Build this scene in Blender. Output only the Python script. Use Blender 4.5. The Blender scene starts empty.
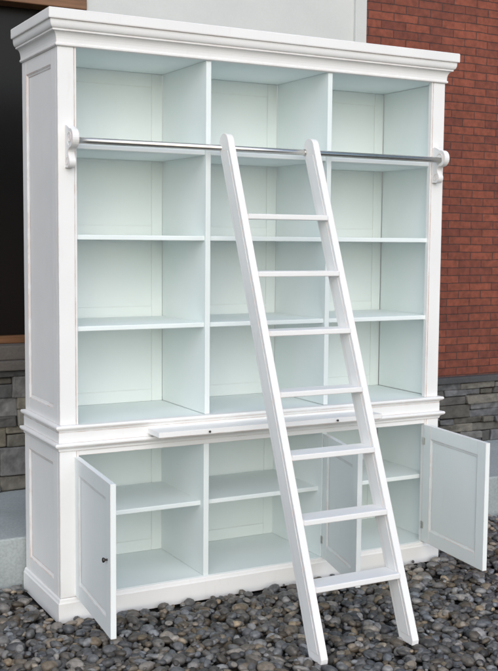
import bpy, bmesh, math, random
import numpy as np
from mathutils import Matrix, Vector
random.seed(7); np.random.seed(7)
sc = bpy.context.scene
COL = sc.collection
W, D = 1.88, 0.47

# ------------------------------------------------------------ materials
def new_mat(name):
    m = bpy.data.materials.new(name); m.use_nodes = True
    nt = m.node_tree; b = nt.nodes['Principled BSDF']
    return m, nt, b
def nd(nt, t, **kw):
    n = nt.nodes.new(t)
    for k, v in kw.items():
        if k in n.inputs: n.inputs[k].default_value = v
        else: setattr(n, k, v)
    return n
def ramp(nt, fac, stops):
    r = nt.nodes.new('ShaderNodeValToRGB')
    e = r.color_ramp.elements
    while len(e) < len(stops): e.new(0.5)
    for i, (p, c) in enumerate(stops): e[i].position = p; e[i].color = (*c, 1) if len(c) == 3 else c
    nt.links.new(fac, r.inputs[0]); return r.outputs[0]
def mixc(nt, fac, a, b, mode='MIX'):
    n = nt.nodes.new('ShaderNodeMix'); n.data_type = 'RGBA'; n.blend_type = mode
    for s, v in ((n.inputs[0], fac), (n.inputs[6], a), (n.inputs[7], b)):
        if hasattr(v, 'links'): nt.links.new(v, s)
        elif isinstance(v, (int, float)): s.default_value = v
        else: s.default_value = (*v, 1)
    return n.outputs[2]
def bump(nt, b, h, strength=0.2, dist=0.002):
    n = nd(nt, 'ShaderNodeBump', Strength=strength, Distance=dist)
    nt.links.new(h, n.inputs['Height']); nt.links.new(n.outputs[0], b.inputs['Normal'])

def paint_mat(name, lo, hi, worn, amt):
    m, nt, b = new_mat(name)
    g = nt.nodes.new('ShaderNodeNewGeometry'); bv = nd(nt, 'ShaderNodeBevel', Radius=0.006); bv.samples = 4
    dot = nd(nt, 'ShaderNodeVectorMath', operation='DOT_PRODUCT')
    nt.links.new(g.outputs['Normal'], dot.inputs[0]); nt.links.new(bv.outputs[0], dot.inputs[1])
    edge = ramp(nt, dot.outputs['Value'], [(0.80, (1, 1, 1)), (0.985, (0, 0, 0))])
    tc = nt.nodes.new('ShaderNodeTexCoord')
    n1 = nd(nt, 'ShaderNodeTexNoise', Scale=9.0, Detail=8.0, Roughness=0.65); nt.links.new(tc.outputs['Object'], n1.inputs['Vector'])
    wear = ramp(nt, n1.outputs['Fac'], [(0.40, (0.12 * amt,) * 3), (0.56, (amt,) * 3)])
    mm = mixc(nt, 1.0, edge, wear, 'MULTIPLY')
    n2 = nd(nt, 'ShaderNodeTexNoise', Scale=3.0, Detail=5.0); nt.links.new(tc.outputs['Object'], n2.inputs['Vector'])
    base = ramp(nt, n2.outputs['Fac'], [(0.3, lo), (0.7, hi)])
    # faint rubbed-through streaks
    mp2 = nd(nt, 'ShaderNodeMapping', Scale=(16, 16, 3)); nt.links.new(tc.outputs['Object'], mp2.inputs[0])
    n5 = nd(nt, 'ShaderNodeTexNoise', Scale=2.0, Detail=8.0, Roughness=.7); nt.links.new(mp2.outputs[0], n5.inputs['Vector'])
    st = ramp(nt, n5.outputs['Fac'], [(0.60, (0, 0, 0)), (0.80, (.22 * amt,) * 3)])
    c = mixc(nt, st, base, worn)
    c = mixc(nt, mm, c, worn)
    nt.links.new(c, b.inputs['Base Color'])
    mp = nd(nt, 'ShaderNodeMapping', Scale=(60, 60, 5)); nt.links.new(tc.outputs['Object'], mp.inputs[0])
    n3 = nd(nt, 'ShaderNodeTexNoise', Scale=2.0, Detail=5.0); nt.links.new(mp.outputs[0], n3.inputs['Vector'])
    nt.links.new(ramp(nt, n3.outputs['Fac'], [(0.3, (.38,) * 3), (0.7, (.58,) * 3)]), b.inputs['Roughness'])
    bump(nt, b, n3.outputs['Fac'], 0.2, 0.001)
    return m
PAINT = paint_mat('distressed white paint', (0.84, 0.848, 0.842), (0.90, 0.902, 0.895), (0.66, 0.49, 0.43), 1.0)
INNER_SKYLIT = paint_mat('pale white paint with painted skylight', (0.815, 0.895, 0.893), (0.865, 0.93, 0.928), (0.76, 0.70, 0.66), .35)  # bay interiors: blue-green skylight painted into the white base colour
DOOR_SKYLIT = paint_mat('white paint with painted skylight', (0.84, 0.895, 0.89), (0.885, 0.925, 0.92), (0.68, 0.52, 0.46), .85)  # doors: the same skylight tint, fainter, mixed into their white
def metal_mat(name, col, rough):
    m, nt, b = new_mat(name)
    n = nd(nt, 'ShaderNodeTexNoise', Scale=40.0, Detail=3.0)
    r = ramp(nt, n.outputs['Fac'], [(0.3, (rough * .8,) * 3), (0.7, (rough * 1.3,) * 3)])
    nt.links.new(r, b.inputs['Roughness'])
    b.inputs['Base Color'].default_value = (*col, 1); b.inputs['Metallic'].default_value = 1
    return m
STEEL = metal_mat('brushed steel', (0.70, 0.68, 0.65), 0.30)
PEWTER = metal_mat('dark pewter', (0.10, 0.09, 0.085), 0.45)

def concrete_mat(name, a, c, bs=0.4, spk=.85):
    m, nt, b = new_mat(name)
    tc = nt.nodes.new('ShaderNodeTexCoord')
    n1 = nd(nt, 'ShaderNodeTexNoise', Scale=2.2, Detail=9.0, Roughness=0.65); nt.links.new(tc.outputs['Object'], n1.inputs['Vector'])
    n2 = nd(nt, 'ShaderNodeTexNoise', Scale=90.0, Detail=4.0); nt.links.new(tc.outputs['Object'], n2.inputs['Vector'])
    base = ramp(nt, n1.outputs['Fac'], [(0.3, a), (0.7, c)])
    sp = ramp(nt, n2.outputs['Fac'], [(0.35, (spk,) * 3), (0.6, (1, 1, 1))])
    nt.links.new(mixc(nt, 1.0, base, sp, 'MULTIPLY'), b.inputs['Base Color'])
    b.inputs['Roughness'].default_value = 0.85
    bump(nt, b, n2.outputs['Fac'], bs, 0.003)
    return m
CONC = concrete_mat('pale concrete', (0.33, 0.375, 0.38), (0.46, 0.51, 0.515))
RENDERED = concrete_mat('off white render', (0.56, 0.585, 0.57), (0.64, 0.655, 0.64), 0.05, .98)
CAP = concrete_mat('dark grey coping', (0.05, 0.052, 0.055), (0.09, 0.09, 0.095))
SILLM = concrete_mat('brown grey sill', (0.10, 0.09, 0.08), (0.17, 0.15, 0.135))

def brick_mat():
    m, nt, b = new_mat('red brick')
    tc = nt.nodes.new('ShaderNodeTexCoord')
    sx = nt.nodes.new('ShaderNodeSeparateXYZ'); cx = nt.nodes.new('ShaderNodeCombineXYZ')
    nt.links.new(tc.outputs['Object'], sx.inputs[0]); nt.links.new(sx.outputs['X'], cx.inputs['X']); nt.links.new(sx.outputs['Z'], cx.inputs['Y'])
    n0 = nd(nt, 'ShaderNodeTexNoise', Scale=7.0, Detail=3.0); nt.links.new(tc.outputs['Object'], n0.inputs['Vector'])
    off = nd(nt, 'ShaderNodeVectorMath', operation='MULTIPLY_ADD')
    nt.links.new(n0.outputs['Color'], off.inputs[0]); off.inputs[1].default_value = (0.010, 0.010, 0); nt.links.new(cx.outputs[0], off.inputs[2])
    br = nt.nodes.new('ShaderNodeTexBrick'); nt.links.new(off.outputs[0], br.inputs['Vector'])
    br.inputs['Scale'].default_value = 1.0
    br.inputs['Brick Width'].default_value = 0.185; br.inputs['Row Height'].default_value = 0.050
    br.inputs['Mortar Size'].default_value = 0.0035; br.inputs['Mortar Smooth'].default_value = 0.4
    br.inputs['Color1'].default_value = (0.260, 0.073, 0.041, 1); br.inputs['Color2'].default_value = (0.165, 0.047, 0.030, 1)
    br.inputs['Mortar'].default_value = (0.082, 0.040, 0.032, 1); br.inputs['Bias'].default_value = -0.05
    n1 = nd(nt, 'ShaderNodeTexNoise', Scale=30.0, Detail=6.0); nt.links.new(tc.outputs['Object'], n1.inputs['Vector'])
    v = ramp(nt, n1.outputs['Fac'], [(0.3, (.70, .70, .70)), (0.7, (1.15, 1.13, 1.12))])
    n4 = nd(nt, 'ShaderNodeTexNoise', Scale=1.6, Detail=4.0); nt.links.new(tc.outputs['Object'], n4.inputs['Vector'])
    v2 = ramp(nt, n4.outputs['Fac'], [(0.3, (.80, .78, .78)), (0.7, (1.08, 1.08, 1.08))])
    nt.links.new(mixc(nt, 1.0, mixc(nt, 1.0, br.outputs['Color'], v, 'MULTIPLY'), v2, 'MULTIPLY'), b.inputs['Base Color'])
    b.inputs['Roughness'].default_value = 0.8
    inv = nd(nt, 'ShaderNodeMath', operation='SUBTRACT'); inv.inputs[0].default_value = 1; nt.links.new(br.outputs['Fac'], inv.inputs[1])
    add = nd(nt, 'ShaderNodeMath', operation='MULTIPLY_ADD'); nt.links.new(n1.outputs['Fac'], add.inputs[0]); add.inputs[1].default_value = 0.3; nt.links.new(inv.outputs[0], add.inputs[2])
    bump(nt, b, add.outputs[0], 0.7, 0.005)
    return m
BRICK = brick_mat()

def tint_mat(name, rough, nscale, bs=.4, bd=.003):
    m, nt, b = new_mat(name)
    at = nt.nodes.new('ShaderNodeAttribute'); at.attribute_name = 'tint'
    tc = nt.nodes.new('ShaderNodeTexCoord')
    n = nd(nt, 'ShaderNodeTexNoise', Scale=nscale, Detail=6.0); nt.links.new(tc.outputs['Object'], n.inputs['Vector'])
    v = ramp(nt, n.outputs['Fac'], [(0.3, (.65, .65, .65)), (0.7, (1.3, 1.3, 1.3))])
    nt.links.new(mixc(nt, 1.0, at.outputs['Color'], v, 'MULTIPLY'), b.inputs['Base Color'])
    b.inputs['Roughness'].default_value = rough
    bump(nt, b, n.outputs['Fac'], bs, bd)
    return m
PEBBLE = tint_mat('pebble stone', 0.46, 70.0, .35, .003)
STONE = tint_mat('ledge stone', 0.75, 22.0, .9, .012)

def ground_mat():
    m, nt, b = new_mat('dark gravel bed')
    tc = nt.nodes.new('ShaderNodeTexCoord')
    vo = nd(nt, 'ShaderNodeTexVoronoi', Scale=28.0); nt.links.new(tc.outputs['Object'], vo.inputs['Vector'])
    c = ramp(nt, vo.outputs['Color'], [(0.1, (0.015, 0.015, 0.015)), (0.9, (0.06, 0.06, 0.06))])
    nt.links.new(c, b.inputs['Base Color']); b.inputs['Roughness'].default_value = 0.8
    inv = nd(nt, 'ShaderNodeMath', operation='SUBTRACT'); inv.inputs[0].default_value = 1; nt.links.new(vo.outputs['Distance'], inv.inputs[1])
    bump(nt, b, inv.outputs[0], 1.0, 0.02)
    return m
def wood_mat():
    m, nt, b = new_mat('brown varnished wood')
    tc = nt.nodes.new('ShaderNodeTexCoord'); mp = nd(nt, 'ShaderNodeMapping', Scale=(3, 30, 30)); nt.links.new(tc.outputs['Object'], mp.inputs[0])
    n = nd(nt, 'ShaderNodeTexNoise', Scale=1.5, Detail=6.0); nt.links.new(mp.outputs[0], n.inputs['Vector'])
    nt.links.new(ramp(nt, n.outputs['Fac'], [(0.3, (0.11, 0.048, 0.020)), (0.7, (0.23, 0.11, 0.05))]), b.inputs['Base Color'])
    b.inputs['Roughness'].default_value = 0.5
    return m
WOOD = wood_mat()
def glass_mat():
    m, nt, b = new_mat('dark window glass')
    n = nd(nt, 'ShaderNodeTexNoise', Scale=1.5, Detail=2.0)
    nt.links.new(ramp(nt, n.outputs['Fac'], [(0.3, (0.004, 0.004, 0.004)), (0.7, (0.012, 0.009, 0.008))]), b.inputs['Base Color'])
    b.inputs['Roughness'].default_value = 0.3
    b.inputs['Specular IOR Level'].default_value = 0.2
    return m
GLASS = glass_mat()

# ------------------------------------------------------------ helpers
def box(bm, x0, x1, y0, y1, z0, z1):
    v = [bm.verts.new(p) for p in ((x0, y0, z0), (x1, y0, z0), (x1, y1, z0), (x0, y1, z0), (x0, y0, z1), (x1, y0, z1), (x1, y1, z1), (x0, y1, z1))]
    for f in ((0, 3, 2, 1), (4, 5, 6, 7), (0, 1, 5, 4), (1, 2, 6, 5), (2, 3, 7, 6), (3, 0, 4, 7)): bm.faces.new([v[i] for i in f])
    return v
def obj(name, bm, mat, parent=None, bev=0.0, smooth=False, seg=2):
    bmesh.ops.recalc_face_normals(bm, faces=bm.faces)
    me = bpy.data.meshes.new(name); bm.to_mesh(me); bm.free()
    me.materials.append(mat)
    if smooth:
        for p in me.polygons: p.use_smooth = True
    o = bpy.data.objects.new(name, me); COL.objects.link(o)
    if parent: o.parent = parent
    if bev:
        md = o.modifiers.new('bevel', 'BEVEL'); md.width = bev; md.segments = seg; md.limit_method = 'ANGLE'; md.angle_limit = math.radians(40)
    return o
def boxes(name, lst, mat, parent=None, bev=0.002):
    bm = bmesh.new()
    for b in lst: box(bm, *b)
    return obj(name, bm, mat, parent, bev)
def thing(name, label, cat, loc=(0, 0, 0), group=None):
    o = bpy.data.objects.new(name, None); COL.objects.link(o); o.location = loc
    o['label'] = label; o['category'] = cat
    if group: o['group'] = group
    return o
def tag(o, label, cat=None, kind=None):
    o['label'] = label
    if cat: o['category'] = cat
    if kind: o['kind'] = kind
def sweep_u(bm, prof, x0=0, x1=W, y0=0, y1=D):
    """closed profile (outset, z) swept round the two sides and the front with mitred corners"""
    rings = []
    for k in range(4):
        r = []
        for o, z in prof:
            p = ((x0 - o, y1, z), (x0 - o, y0 - o, z), (x1 + o, y0 - o, z), (x1 + o, y1, z))[k]
            r.append(bm.verts.new(p))
        rings.append(r)
    n = len(prof)
    for k in range(3):
        for i in range(n):
            j = (i + 1) % n
            bm.faces.new((rings[k][i], rings[k][j], rings[k + 1][j], rings[k + 1][i]))
    bm.faces.new(rings[0]); bm.faces.new(rings[3][::-1])
def ledge(z0, z1, o, base, inner=-0.012, n=4):
    """thin rounded nosing over a small cove"""
    zt = z1; zn = z1 - .014; r = .007
    pr = [(inner, z0), (base, z0), (base + .001, z0 + .002)]
    for i in range(5):
        a = math.radians(90 * i / 4); pr.append((base + .001 + (o - .006 - base) * (1 - math.cos(a)), z0 + .002 + (zn - z0 - .004) * math.sin(a)))
    pr.append((o - .005, zn - .0005)); 
    for i in range(n * 2 + 1):
        a = -math.pi / 2 + math.pi * i / (n * 2); pr.append((o - .005 + .005 * math.cos(a), zn + r + r * math.sin(a)))
    pr.append((inner, zt)); return pr
def panel_mesh(w, h, fw, t, rec, M=Matrix.Identity(4), both=True):
    """framed and panelled leaf: x 0..w, y -t..0 (shown face at y=-t), z 0..h"""
    bm = bmesh.new()
    box(bm, 0, fw, -t, 0, 0, h); box(bm, w - fw, w, -t, 0, 0, h)
    box(bm, fw, w - fw, -t + .0004, -.0004, 0, fw); box(bm, fw, w - fw, -t + .0004, -.0004, h - fw, h)
    box(bm, fw - .005, w - fw + .005, -t + rec, -rec if both else -.001, fw - .005, h - fw + .005)
    def mould(ya, yb):
        mw = 0.013
        steps = [(0, ya), (0.003, ya + (yb - ya) * .15), (0.005, ya + (yb - ya) * .5), (0.010, ya + (yb - ya) * .75), (mw, yb)]
        prev = None
        for ins, y in steps:
            a, b, c, d = fw + ins, w - fw - ins, fw + ins, h - fw - ins
            vs = [bm.verts.new(p) for p in ((a, y, c), (b, y, c), (b, y, d), (a, y, d))]
            if prev:
                for i in range(4): bm.faces.new((prev[i], prev[(i + 1) % 4], vs[(i + 1) % 4], vs[i]))
            prev = vs
    mould(-t + .0015, -t + rec - .0008)
    if both: mould(-.0015, -rec + .0008)
    bmesh.ops.transform(bm, matrix=M, verts=bm.verts)
    return bm
def lathe(bm, prof, M, n=20):
    rings = []
    for r, z in prof:
        rings.append([bm.verts.new(M @ Vector((r * math.cos(2 * math.pi * i / n), r * math.sin(2 * math.pi * i / n), z))) for i in range(n)])
    for a, b in zip(rings, rings[1:]):
        for i in range(n): bm.faces.new((a[i], a[(i + 1) % n], b[(i + 1) % n], b[i]))
    bm.faces.new(rings[0][::-1]); bm.faces.new(rings[-1])
def prism(bm, pts, M):
    """pts (u, v) extruded; M maps (u, v, 0/1)"""
    a = [bm.verts.new(M @ Vector((u, v, 0))) for u, v in pts]; b = [bm.verts.new(M @ Vector((u, v, 1))) for u, v in pts]
    n = len(pts)
    for i in range(n): bm.faces.new((a[i], a[(i + 1) % n], b[(i + 1) % n], b[i]))
    bm.faces.new(a[::-1]); bm.faces.new(b)
def spiral(bm, x, cy, cz, r0, r1, turns, th, sgn, a0=0.0):
    n = 30; prev = None
    for i in range(n + 1):
        t = i / n; a = a0 + sgn * turns * 2 * math.pi * t; r = r0 + (r1 - r0) * t
        ring = []
        for k in range(6):
            b = 2 * math.pi * k / 6; rr = r + th * math.cos(b)
            ring.append(bm.verts.new((x + th * .8 * math.sin(b), cy + rr * math.cos(a), cz + rr * math.sin(a))))
        if prev:
            for k in range(6): bm.faces.new((prev[k], prev[(k + 1) % 6], ring[(k + 1) % 6], ring[k]))
        else: bm.faces.new(ring)
        prev = ring
    bm.faces.new(prev)

# ------------------------------------------------------------ bookcase
BC = thing('bookcase', 'tall white painted open bookcase with panelled doors below, standing on dark gravel', 'bookcase')
ZT = 2.25
prof = [(-.012, 2.248), (.006, 2.248), (.010, 2.251), (.010, 2.258), (.006, 2.261), (.006, 2.266)]
for i in range(7):
    a = math.radians(90 * i / 6); prof.append((.006 + .017 * (1 - math.cos(a)), 2.266 + .036 * math.sin(a)))
prof += [(.027, 2.3025), (.027, 2.309)]
for i in range(7):
    a = math.radians(90 * i / 6); prof.append((.027 + .011 * math.sin(a), 2.334 - .024 * math.cos(a)))
prof += [(.0385, 2.342), (.046, 2.3425), (.047, 2.347), (.047, 2.379), (.044, 2.383), (-.012, 2.383)]
bm = bmesh.new(); sweep_u(bm, prof); obj('crown_moulding', bm, PAINT, BC, 0.0008)
boxes('top_board', [(-.011, W + .011, -.011, D - .001, 2.366, 2.380), (.02, W - .02, .001, D - .003, 2.2485, 2.268)], INNER_SKYLIT, BC)
bm = bmesh.new()
sweep_u(bm, ledge(.744, .772, .023, .006))
sweep_u(bm, [(-.012, .702), (.008, .702), (.008, .7437), (-.012, .7437)])
sweep_u(bm, ledge(.668, .7015, .028, .008))
obj('waist_moulding', bm, PAINT, BC, 0.0006)
bm = bmesh.new()
sweep_u(bm, [(-.010, -.03), (.017, -.03), (.017, .050), (.013, .056), (.011, .064), (.006, .069), (-.010, .069)])
obj('plinth', bm, PAINT, BC, 0.0012)
SW = .076
for s in (0, 1):
    X = (lambda a, b: (a, b)) if s == 0 else (lambda a, b: (W - b, W - a))
    boxes('stile', [(*X(0, SW - .010), 0, .024, .7725, ZT + .001), (*X(SW - .0102, SW - .0075), .0035, .024, .7725, ZT + .001), (*X(SW - .0077, SW), .0005, .024, .7725, ZT + .001)], PAINT, BC, .0016)
    boxes('stile', [(*X(-.004, SW - .010), -.004, .022, .070, .6675), (*X(SW - .0102, SW - .0075), -.0005, .022, .070, .6675), (*X(SW - .0077, SW), -.0035, .022, .070, .6675)], PAINT, BC, .0016)
    for (z0, z1, out, fw) in ((.7725, ZT - .002, 0, .058), (.0695, .6675, .004, .058)):
        w = D - .0245
        if s == 0: M = Matrix(((0, 1, 0, .020 - out), (1, 0, 0, .0243), (0, 0, 1, z0), (0, 0, 0, 1)))
        else: M = Matrix(((0, -1, 0, W - .020 + out), (1, 0, 0, .0243), (0, 0, 1, z0), (0, 0, 0, 1)))
        obj('side_panel', panel_mesh(w, z1 - z0, fw, .020, .009, M, both=False), PAINT, BC, .0012)
        boxes('tint_lining', [(*X(.0203, .0262), .0245, .446, z0 + .0015, z1 - .0008)], INNER_SKYLIT, BC, .0005)  # board added to carry the painted sky tint on the inner side walls

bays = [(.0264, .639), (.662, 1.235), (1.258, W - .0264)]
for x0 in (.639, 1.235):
    boxes('divider', [(x0, x0 + .023, .003, .452, .773, 2.2484)], INNER_SKYLIT, BC)
    boxes('divider', [(x0 - .004, x0 + .021, .002, .452, .071, .6675)], INNER_SKYLIT, BC)
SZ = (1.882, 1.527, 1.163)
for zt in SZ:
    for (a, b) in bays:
        boxes('shelf', [(a, b, .012, .446, zt - .020, zt)], INNER_SKYLIT, BC, .003)
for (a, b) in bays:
    boxes('shelf', [(a, b, .035, .446, .372, .392)], INNER_SKYLIT, BC, .003)
boxes('bottom_board', [(.0203, W - .0203, -.006, D - .012, .7455, .7715)], INNER_SKYLIT, BC)
boxes('bottom_board', [(.0163, W - .0163, .001, D - .012, .050, .0705)], INNER_SKYLIT, BC)
boxes('top_rail', [(SW, W - SW, -.001, .022, .646, .6673)], PAINT, BC)
boxes('top_board', [(.0163, W - .0163, .0225, D - .012, .673, .690)], INNER_SKYLIT, BC)
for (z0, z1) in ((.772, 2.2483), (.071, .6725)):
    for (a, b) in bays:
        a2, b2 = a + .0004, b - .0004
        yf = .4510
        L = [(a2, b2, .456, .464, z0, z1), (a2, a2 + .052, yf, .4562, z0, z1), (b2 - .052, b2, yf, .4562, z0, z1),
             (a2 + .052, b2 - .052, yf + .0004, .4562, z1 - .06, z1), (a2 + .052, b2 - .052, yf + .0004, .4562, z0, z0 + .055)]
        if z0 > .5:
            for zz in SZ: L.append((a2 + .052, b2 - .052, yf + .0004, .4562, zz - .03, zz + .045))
        boxes('back_panel', L, INNER_SKYLIT, BC, .0022)
ps = boxes('pull_out_shelf', [(.372, 1.468, -.125, .40, .7125, .7345), (.38, 1.46, -.118, -.10, .7085, .7126)], PAINT, BC, .003)
for x in (.597, 1.225):
    bm = bmesh.new(); M = Matrix.Translation((x, -.124, .7235)) @ Matrix.Rotation(math.radians(90), 4, 'X')
    lathe(bm, [(.0025, 0), (.0025, .005), (.0045, .007), (.005, .010), (.0035, .012), (.0015, .013)], M)
    obj('knob', bm, PEWTER, ps, 0, True)
DH, DT = .568, .022
def door(hx, ang, mirror, knob, DW=.515):
    M = Matrix.Identity(4)
    if mirror: M = Matrix.Scale(-1, 4, (1, 0, 0))
    o = obj('door', panel_mesh(DW, DH, .062, DT, .007, M), DOOR_SKYLIT, BC, .0015)
    o.location = (hx, -.004, .074); o.rotation_euler = (0, 0, math.radians(ang))
    sx = -1 if mirror else 1
    if knob:
        bm = bmesh.new(); Mk = Matrix.Translation((sx * (DW - .040), -DT, DH * .50)) @ Matrix.Rotation(math.radians(90), 4, 'X')
        lathe(bm, [(.0045, 0), (.0038, .003), (.0038, .007), (.007, .010), (.0095, .014), (.0085, .018), (.003, .020)], Mk)
        obj('knob', bm, PEWTER, o, 0, True)
    for z in (.08, DH - .08):
        bm = bmesh.new(); lathe(bm, [(.0035, z - .018), (.0035, z + .018)], Matrix.Translation((-sx * .001, .002, 0)), 12)
        box(bm, *sorted((sx * .002, sx * .014)), .0001, .0012, z - .017, z + .017)
        obj('hinge', bm, STEEL, o, .0004)
    return o
d1 = door(.080, -95, False, True); d1['label'] = 'door swung wide open at the near end, with a dark knob'
d2 = door(1.232, 76, True, False, .45); d2['label'] = 'door swung open behind the ladder'
d3 = door(W - .080, 84, True, False, .505); d3['label'] = 'door swung open at the far end'
# rail and brackets
rail = bmesh.new()
RY, RZ = -.058, 1.888
lathe(rail, [(.0128, 0), (.0128, 1.775)], Matrix.Translation((.05, RY, RZ)) @ Matrix.Rotation(math.radians(90), 4, 'Y'), 24)
rl = obj('ladder_rail', rail, STEEL, BC, 0, False)
for p in rl.data.polygons:
    if len(p.vertices) == 4: p.use_smooth = True
def bez(p0, p1, p2, n):
    return [((1 - t) ** 2 * p0[0] + 2 * t * (1 - t) * p1[0] + t * t * p2[0], (1 - t) ** 2 * p0[1] + 2 * t * (1 - t) * p1[1] + t * t * p2[1]) for t in [i / n for i in range(1, n + 1)]]
CY, CZ, CR = -.054, .008, .037
LY, LZ, LR = -.025, -.080, .024
out = [(0, .060), (-.012, .062)]
out += bez((-.012, .062), (-.030, .057), (CY + CR * math.cos(math.radians(85)), CZ + CR * math.sin(math.radians(85))), 5)
for i in range(1, 15):
    a = math.radians(85 + 190 * i / 14); out.append((CY + CR * math.cos(a), CZ + CR * math.sin(a)))
out += bez(out[-1], (-.024, -.040), (LY + LR * math.cos(math.radians(140)), LZ + LR * math.sin(math.radians(140))), 6)
for i in range(1, 12):
    a = math.radians(140 + 150 * i / 11); out.append((LY + LR * math.cos(a), LZ + LR * math.sin(a)))
out += [(-.006, -.102), (0, -.104)]
for x in (.028, 1.816):
    bm = bmesh.new()
    prism(bm, out, Matrix(((0, 0, .028, x), (1, 0, 0, 0), (0, 1, 0, RZ), (0, 0, 0, 1))))
    for xx in (x, x + .028):
        spiral(bm, xx, CY, RZ + CZ, .029, .007, 1.4, .0028, 1, math.radians(-70))
        spiral(bm, xx, LY, RZ + LZ, .017, .004, 1.1, .0022, -1, math.radians(120))
    br = obj('bracket', bm, PAINT, rl, .0015)

# ------------------------------------------------------------ ladder
LD = thing('ladder', 'white wooden library ladder leaning on the steel rail of the bookcase', 'ladder', (.89, -.84, 0))
yb, yt, zt = -.845, -.082, 1.912
def yc(z): return yb + (yt - yb) * z / zt
ang = math.atan2(yt - yb, zt)
hw = .040; hh = hw / math.cos(ang)
for x in (.675, 1.083):
    bm = bmesh.new(); pts = []
    ux, uz = math.sin(ang), math.cos(ang); px_, pz_ = -math.cos(ang), math.sin(ang)
    pts.append((yb - hh + .006, -.012)); pts.append((yb - hh + .0035, .006))
    n = 12
    cy_, cz_ = yt - ux * hw * .2, zt - uz * hw * .2
    for i in range(n + 1):
        a = math.pi * i / n
        pts.append((cy_ + px_ * hw * math.cos(a) + ux * hw * math.sin(a), cz_ + pz_ * hw * math.cos(a) + uz * hw * math.sin(a)))
    pts.append((yb + hh, -.012))
    prism(bm, pts, Matrix(((0, 0, .030, x), (1, 0, 0, 0), (0, 1, 0, 0), (0, 0, 0, 1))))
    for xx0, xx1 in ((x - .0014, x + .001), (x + .029, x + .0314)):
        q = [(yc(zz) + o, zz) for (zz, o) in ((.02, -.026), (1.875, -.026), (1.875, .026), (.02, .026))]
        prism(bm, q, Matrix(((0, 0, xx1 - xx0, xx0), (1, 0, 0, 0), (0, 1, 0, 0), (0, 0, 0, 1))))
    o = obj('side_rail', bm, PAINT, LD, .0014); o.location = (-.89, .84, 0)
for k in range(7):
    z = .246 + .2285 * k
    y = yc(z - .01)
    bm = bmesh.new(); box(bm, .7052, 1.0828, y - .050, y + .046, z - .022, z)
    o = obj('tread', bm, PAINT, LD, .004, seg=3); o.location = (-.89, .84, 0)
for x in (.7067, 1.0783):
    bm = bmesh.new()
    lathe(bm, [(.0155, 0), (.0155, .0035)], Matrix.Translation((x, RY, RZ)) @ Matrix.Rotation(math.radians(90), 4, 'Y'), 20)
    o = obj('guide_ring', bm, STEEL, LD, .0005); o.location = (-.89, .84, 0)

# ------------------------------------------------------------ building behind
WY = 1.40
BD = thing('building', 'building with off white wall, dark window and red brick bay behind the bookcase', 'building', (1, WY, 0))
def at_b(o): o.location = (-1, -WY, 0); return o
at_b(boxes('wall', [(.62, 2.38, WY, WY + .25, .2, 4.2), (-5, .62, WY, WY + .25, 2.86, 4.2), (2.30, 2.3795, WY - .022, WY + .02, .2, 4.19)], RENDERED, BD, .003))
bw = at_b(boxes('wall', [(2.38, 9, WY - .012, WY + .25, .2, 4.2)], BRICK, BD, .004)); bw['label'] = 'red brick wall with fine dark joints'
at_b(boxes('coping', [(.75, 9, WY - .085, WY - .0125, .600, .640)], CAP, BD, .006))
at_b(boxes('sill', [(-5, .72, WY - .10, WY + .10, .835, .885), (-5, .72, WY - .06, WY + .10, .8855, .96)], SILLM, BD, .006))
at_b(boxes('wall', [(-5, .62, WY + .02, WY + .25, .2, .834)], CAP, BD, .002))
win = at_b(boxes('window', [(-5, .62, WY + .12, WY + .16, .955, 2.862)], GLASS, BD, 0))
boxes('frame', [(-5, .62, WY - .015, WY + .115, 2.70, 2.858), (-5, .62, WY + .05, WY + .115, .961, 1.00), (.53, .62, WY + .03, WY + .115, 1.001, 2.699),
                (-.42, -.35, WY + .03, WY + .115, 1.001, 2.699)], WOOD, win, .004)
def cladding(x0, x1, z0, z1, yf, hs, ws, warm, gr, name):
    bm = bmesh.new(); lay = bm.verts.layers.float_color.new('tint')
    z = z0
    while z < z1 - .012:
        h = min(random.choice(hs), z1 - z)
        if z1 - z - h < .02: h = z1 - z
        x = x0
        while x < x1 - .01:
            w = min(random.uniform(*ws), x1 - x)
            if x1 - x - w < .03: w = x1 - x
            parts = [(z, h)]
            if h > .055 and random.random() < .45:
                k = random.uniform(.35, .65) * h; parts = [(z, k), (z + k, h - k)]
            for (za, hh_) in parts:
                p = random.uniform(.0, .034)
                vs = box(bm, x + .001, x + w - .001, yf - p - .012, yf + .03, za + .001, za + hh_ - .001)
                for v in vs[:]:
                    v.co += Vector((random.uniform(-.006, .006), random.uniform(-.012, .008), random.uniform(-.005, .005)))
                g = random.uniform(*gr); t = random.uniform(*warm)
                c = (g * (1 + t * .6), g * (1 + t * .25), g * (1 - t * .5), 1)
                for v in vs: v[lay] = c
            x += w
        z += h
    o = obj(name, bm, STONE, BD, .007); return at_b(o)
cladding(.76, 5.5, .2, .598, WY - .030, (.042, .055, .07, .09), (.07, .30), (-.1, .25), (.06, .17), 'stone_cladding')
cladding(-2.2, .74, .2, .833, WY - .030, (.08, .11, .15), (.09, .26), (0, .4), (.07, .20), 'stone_cladding')

# ------------------------------------------------------------ terrace, ground, gravel
bm = bmesh.new(); box(bm, -8, 10, .492, WY + .3, -.1, .198)
t = obj('terrace', bm, CONC, None, .008); tag(t, 'pale grey concrete step running along the foot of the building', kind='structure')
bm = bmesh.new()
v = [bm.verts.new(p) for p in ((-60, -60, -.046), (60, -60, -.046), (60, 60, -.046), (-60, 60, -.046))]; bm.faces.new(v)
g = obj('ground', bm, ground_mat()); tag(g, 'dark gravelly ground in front of the building', kind='structure')

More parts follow.
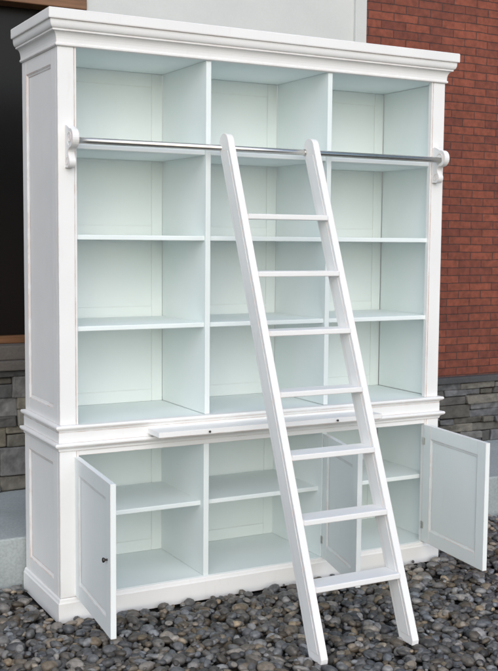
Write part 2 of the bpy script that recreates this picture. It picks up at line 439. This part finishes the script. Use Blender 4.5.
ib = bmesh.new(); bmesh.ops.create_icosphere(ib, subdivisions=2, radius=1.0)
iv = np.array([v.co[:] for v in ib.verts]); ifc = np.array([[v.index for v in f.verts] for f in ib.faces]); ib.free()
var = []
for k in range(24):
    d = np.ones(len(iv))
    for j in range(6):
        a = np.random.normal(size=3); a /= np.linalg.norm(a)
        d += np.random.uniform(-.13, .13) * np.sin((iv @ a) * np.random.uniform(1.2, 3.2) + np.random.uniform(0, 6))
    q = iv * d[:, None]
    for j in range(1):      # a flattened face here and there
        a = np.random.normal(size=3); a /= np.linalg.norm(a); h = np.random.uniform(.6, .85)
        s = q @ a; q = q - np.where(s > h, (s - h) * .8, 0)[:, None] * a
    var.append(q)
P = []
def scatter(x0, x1, y0, y1, dens, zlo, zhi, smin, smax):
    n = int((x1 - x0) * (y1 - y0) * dens)
    for _ in range(n):
        x, y = random.uniform(x0, x1), random.uniform(y0, y1); s = random.uniform(smin, smax)
        if -.02 - s < x < W + .02 + s and y > -.02 - s: continue
        P.append((x, y, random.uniform(zlo, zhi), s))
scatter(-.9, 3.4, -1.6, .475, 750, -.042, -.032, .015, .027)
scatter(-.9, 3.4, -1.6, .475, 660, -.028, -.014, .014, .030)
scatter(-.9, 3.4, -1.6, .475, 260, -.016, -.009, .006, .017)
for r in ((-3, -.9, -3, .475), (3.4, 6, -3, .475), (-.9, 3.4, -3, -1.6)): scatter(*r, 600, -.034, -.016, .017, .028)
N = len(P); nv = len(iv); nf = len(ifc)
VV = np.empty((N, nv, 3)); TT = np.empty((N, nv, 4))
for i, (x, y, z, s) in enumerate(P):
    q = var[i % 24] * np.array([s * random.uniform(.9, 1.35), s * random.uniform(.6, 1.0), s * random.uniform(.42, .75)])
    a = random.uniform(0, 6.283); b = random.uniform(-.5, .5); c_, s_ = math.cos(a), math.sin(a); cb, sb = math.cos(b), math.sin(b)
    q = q @ np.array([[1, 0, 0], [0, cb, sb], [0, -sb, cb]]) @ np.array([[c_, s_, 0], [-s_, c_, 0], [0, 0, 1]])
    VV[i] = q + (x, y, z)
    r = random.random()
    gcol = random.uniform(.05, .14) if r < .72 else random.uniform(.14, .30)
    wm = random.uniform(-.10, .18) if random.random() < .7 else random.uniform(.18, .5)
    TT[i] = (gcol * (1 + wm * .6), gcol, gcol * (1 - wm * .7), 1)
FF = (ifc[None] + (np.arange(N) * nv)[:, None, None]).reshape(-1)
me = bpy.data.meshes.new('gravel'); me.vertices.add(N * nv); me.vertices.foreach_set('co', VV.reshape(-1))
me.loops.add(len(FF)); me.loops.foreach_set('vertex_index', FF.astype(np.int32))
me.polygons.add(N * nf); me.polygons.foreach_set('loop_start', np.arange(0, N * nf * 3, 3, dtype=np.int32))
me.update(calc_edges=True)
me.polygons.foreach_set('use_smooth', np.ones(N * nf, dtype=bool))
at = me.attributes.new('tint', 'FLOAT_COLOR', 'POINT'); at.data.foreach_set('color', TT.reshape(-1))
me.materials.append(PEBBLE)
go = bpy.data.objects.new('gravel', me); COL.objects.link(go)
tag(go, 'loose dark grey pebbles spread in front of the step', 'gravel', 'stuff')

# ------------------------------------------------------------ light
wd = bpy.data.worlds.new('World'); sc.world = wd; wd.use_nodes = True
nt = wd.node_tree; bg = nt.nodes['Background']
sky = nt.nodes.new('ShaderNodeTexSky'); sky.sky_type = 'NISHITA'; sky.sun_disc = False
el = math.radians(31); dx, dy = -.36, -.93
sky.sun_elevation = el; sky.sun_rotation = math.atan2(dx, dy) % (2 * math.pi)
sky.air_density = 1.0; sky.dust_density = 1.2; sky.ozone_density = 1.2
nt.links.new(sky.outputs[0], bg.inputs[0]); bg.inputs[1].default_value = 0.15
sl = bpy.data.lights.new('sun', 'SUN'); sl.energy = 2.0; sl.angle = math.radians(90); sl.color = (1, .965, .925)
so = bpy.data.objects.new('sun', sl); COL.objects.link(so)
hn = math.hypot(dx, dy)
dirv = Vector((dx / hn * math.cos(el), dy / hn * math.cos(el), math.sin(el)))
so.rotation_euler = dirv.to_track_quat('Z', 'Y').to_euler(); so.location = dirv * 10

# ------------------------------------------------------------ camera
cx, cy, cz, yaw, pitch, roll, f = -1.3173, -3.9963, 1.5113, .4965, .0899, .0086, 1058
F = Vector((math.sin(yaw) * math.cos(pitch), math.cos(yaw) * math.cos(pitch), -math.sin(pitch)))
R0 = Vector((math.cos(yaw), -math.sin(yaw), 0)); U0 = R0.cross(F)
R = R0 * math.cos(roll) + U0 * math.sin(roll); U = -R0 * math.sin(roll) + U0 * math.cos(roll)
cd = bpy.data.cameras.new('camera'); co = bpy.data.objects.new('camera', cd); COL.objects.link(co)
co.matrix_world = Matrix(((R.x, U.x, -F.x, cx), (R.y, U.y, -F.y, cy), (R.z, U.z, -F.z, cz), (0, 0, 0, 1)))
cd.sensor_fit = 'HORIZONTAL'; cd.sensor_width = 36; cd.lens = 36 * f / 498
cd.clip_start = .05; cd.clip_end = 300
sc.camera = co
sc.view_settings.view_transform = 'Standard'; sc.view_settings.look = 'None'; sc.view_settings.exposure = 0
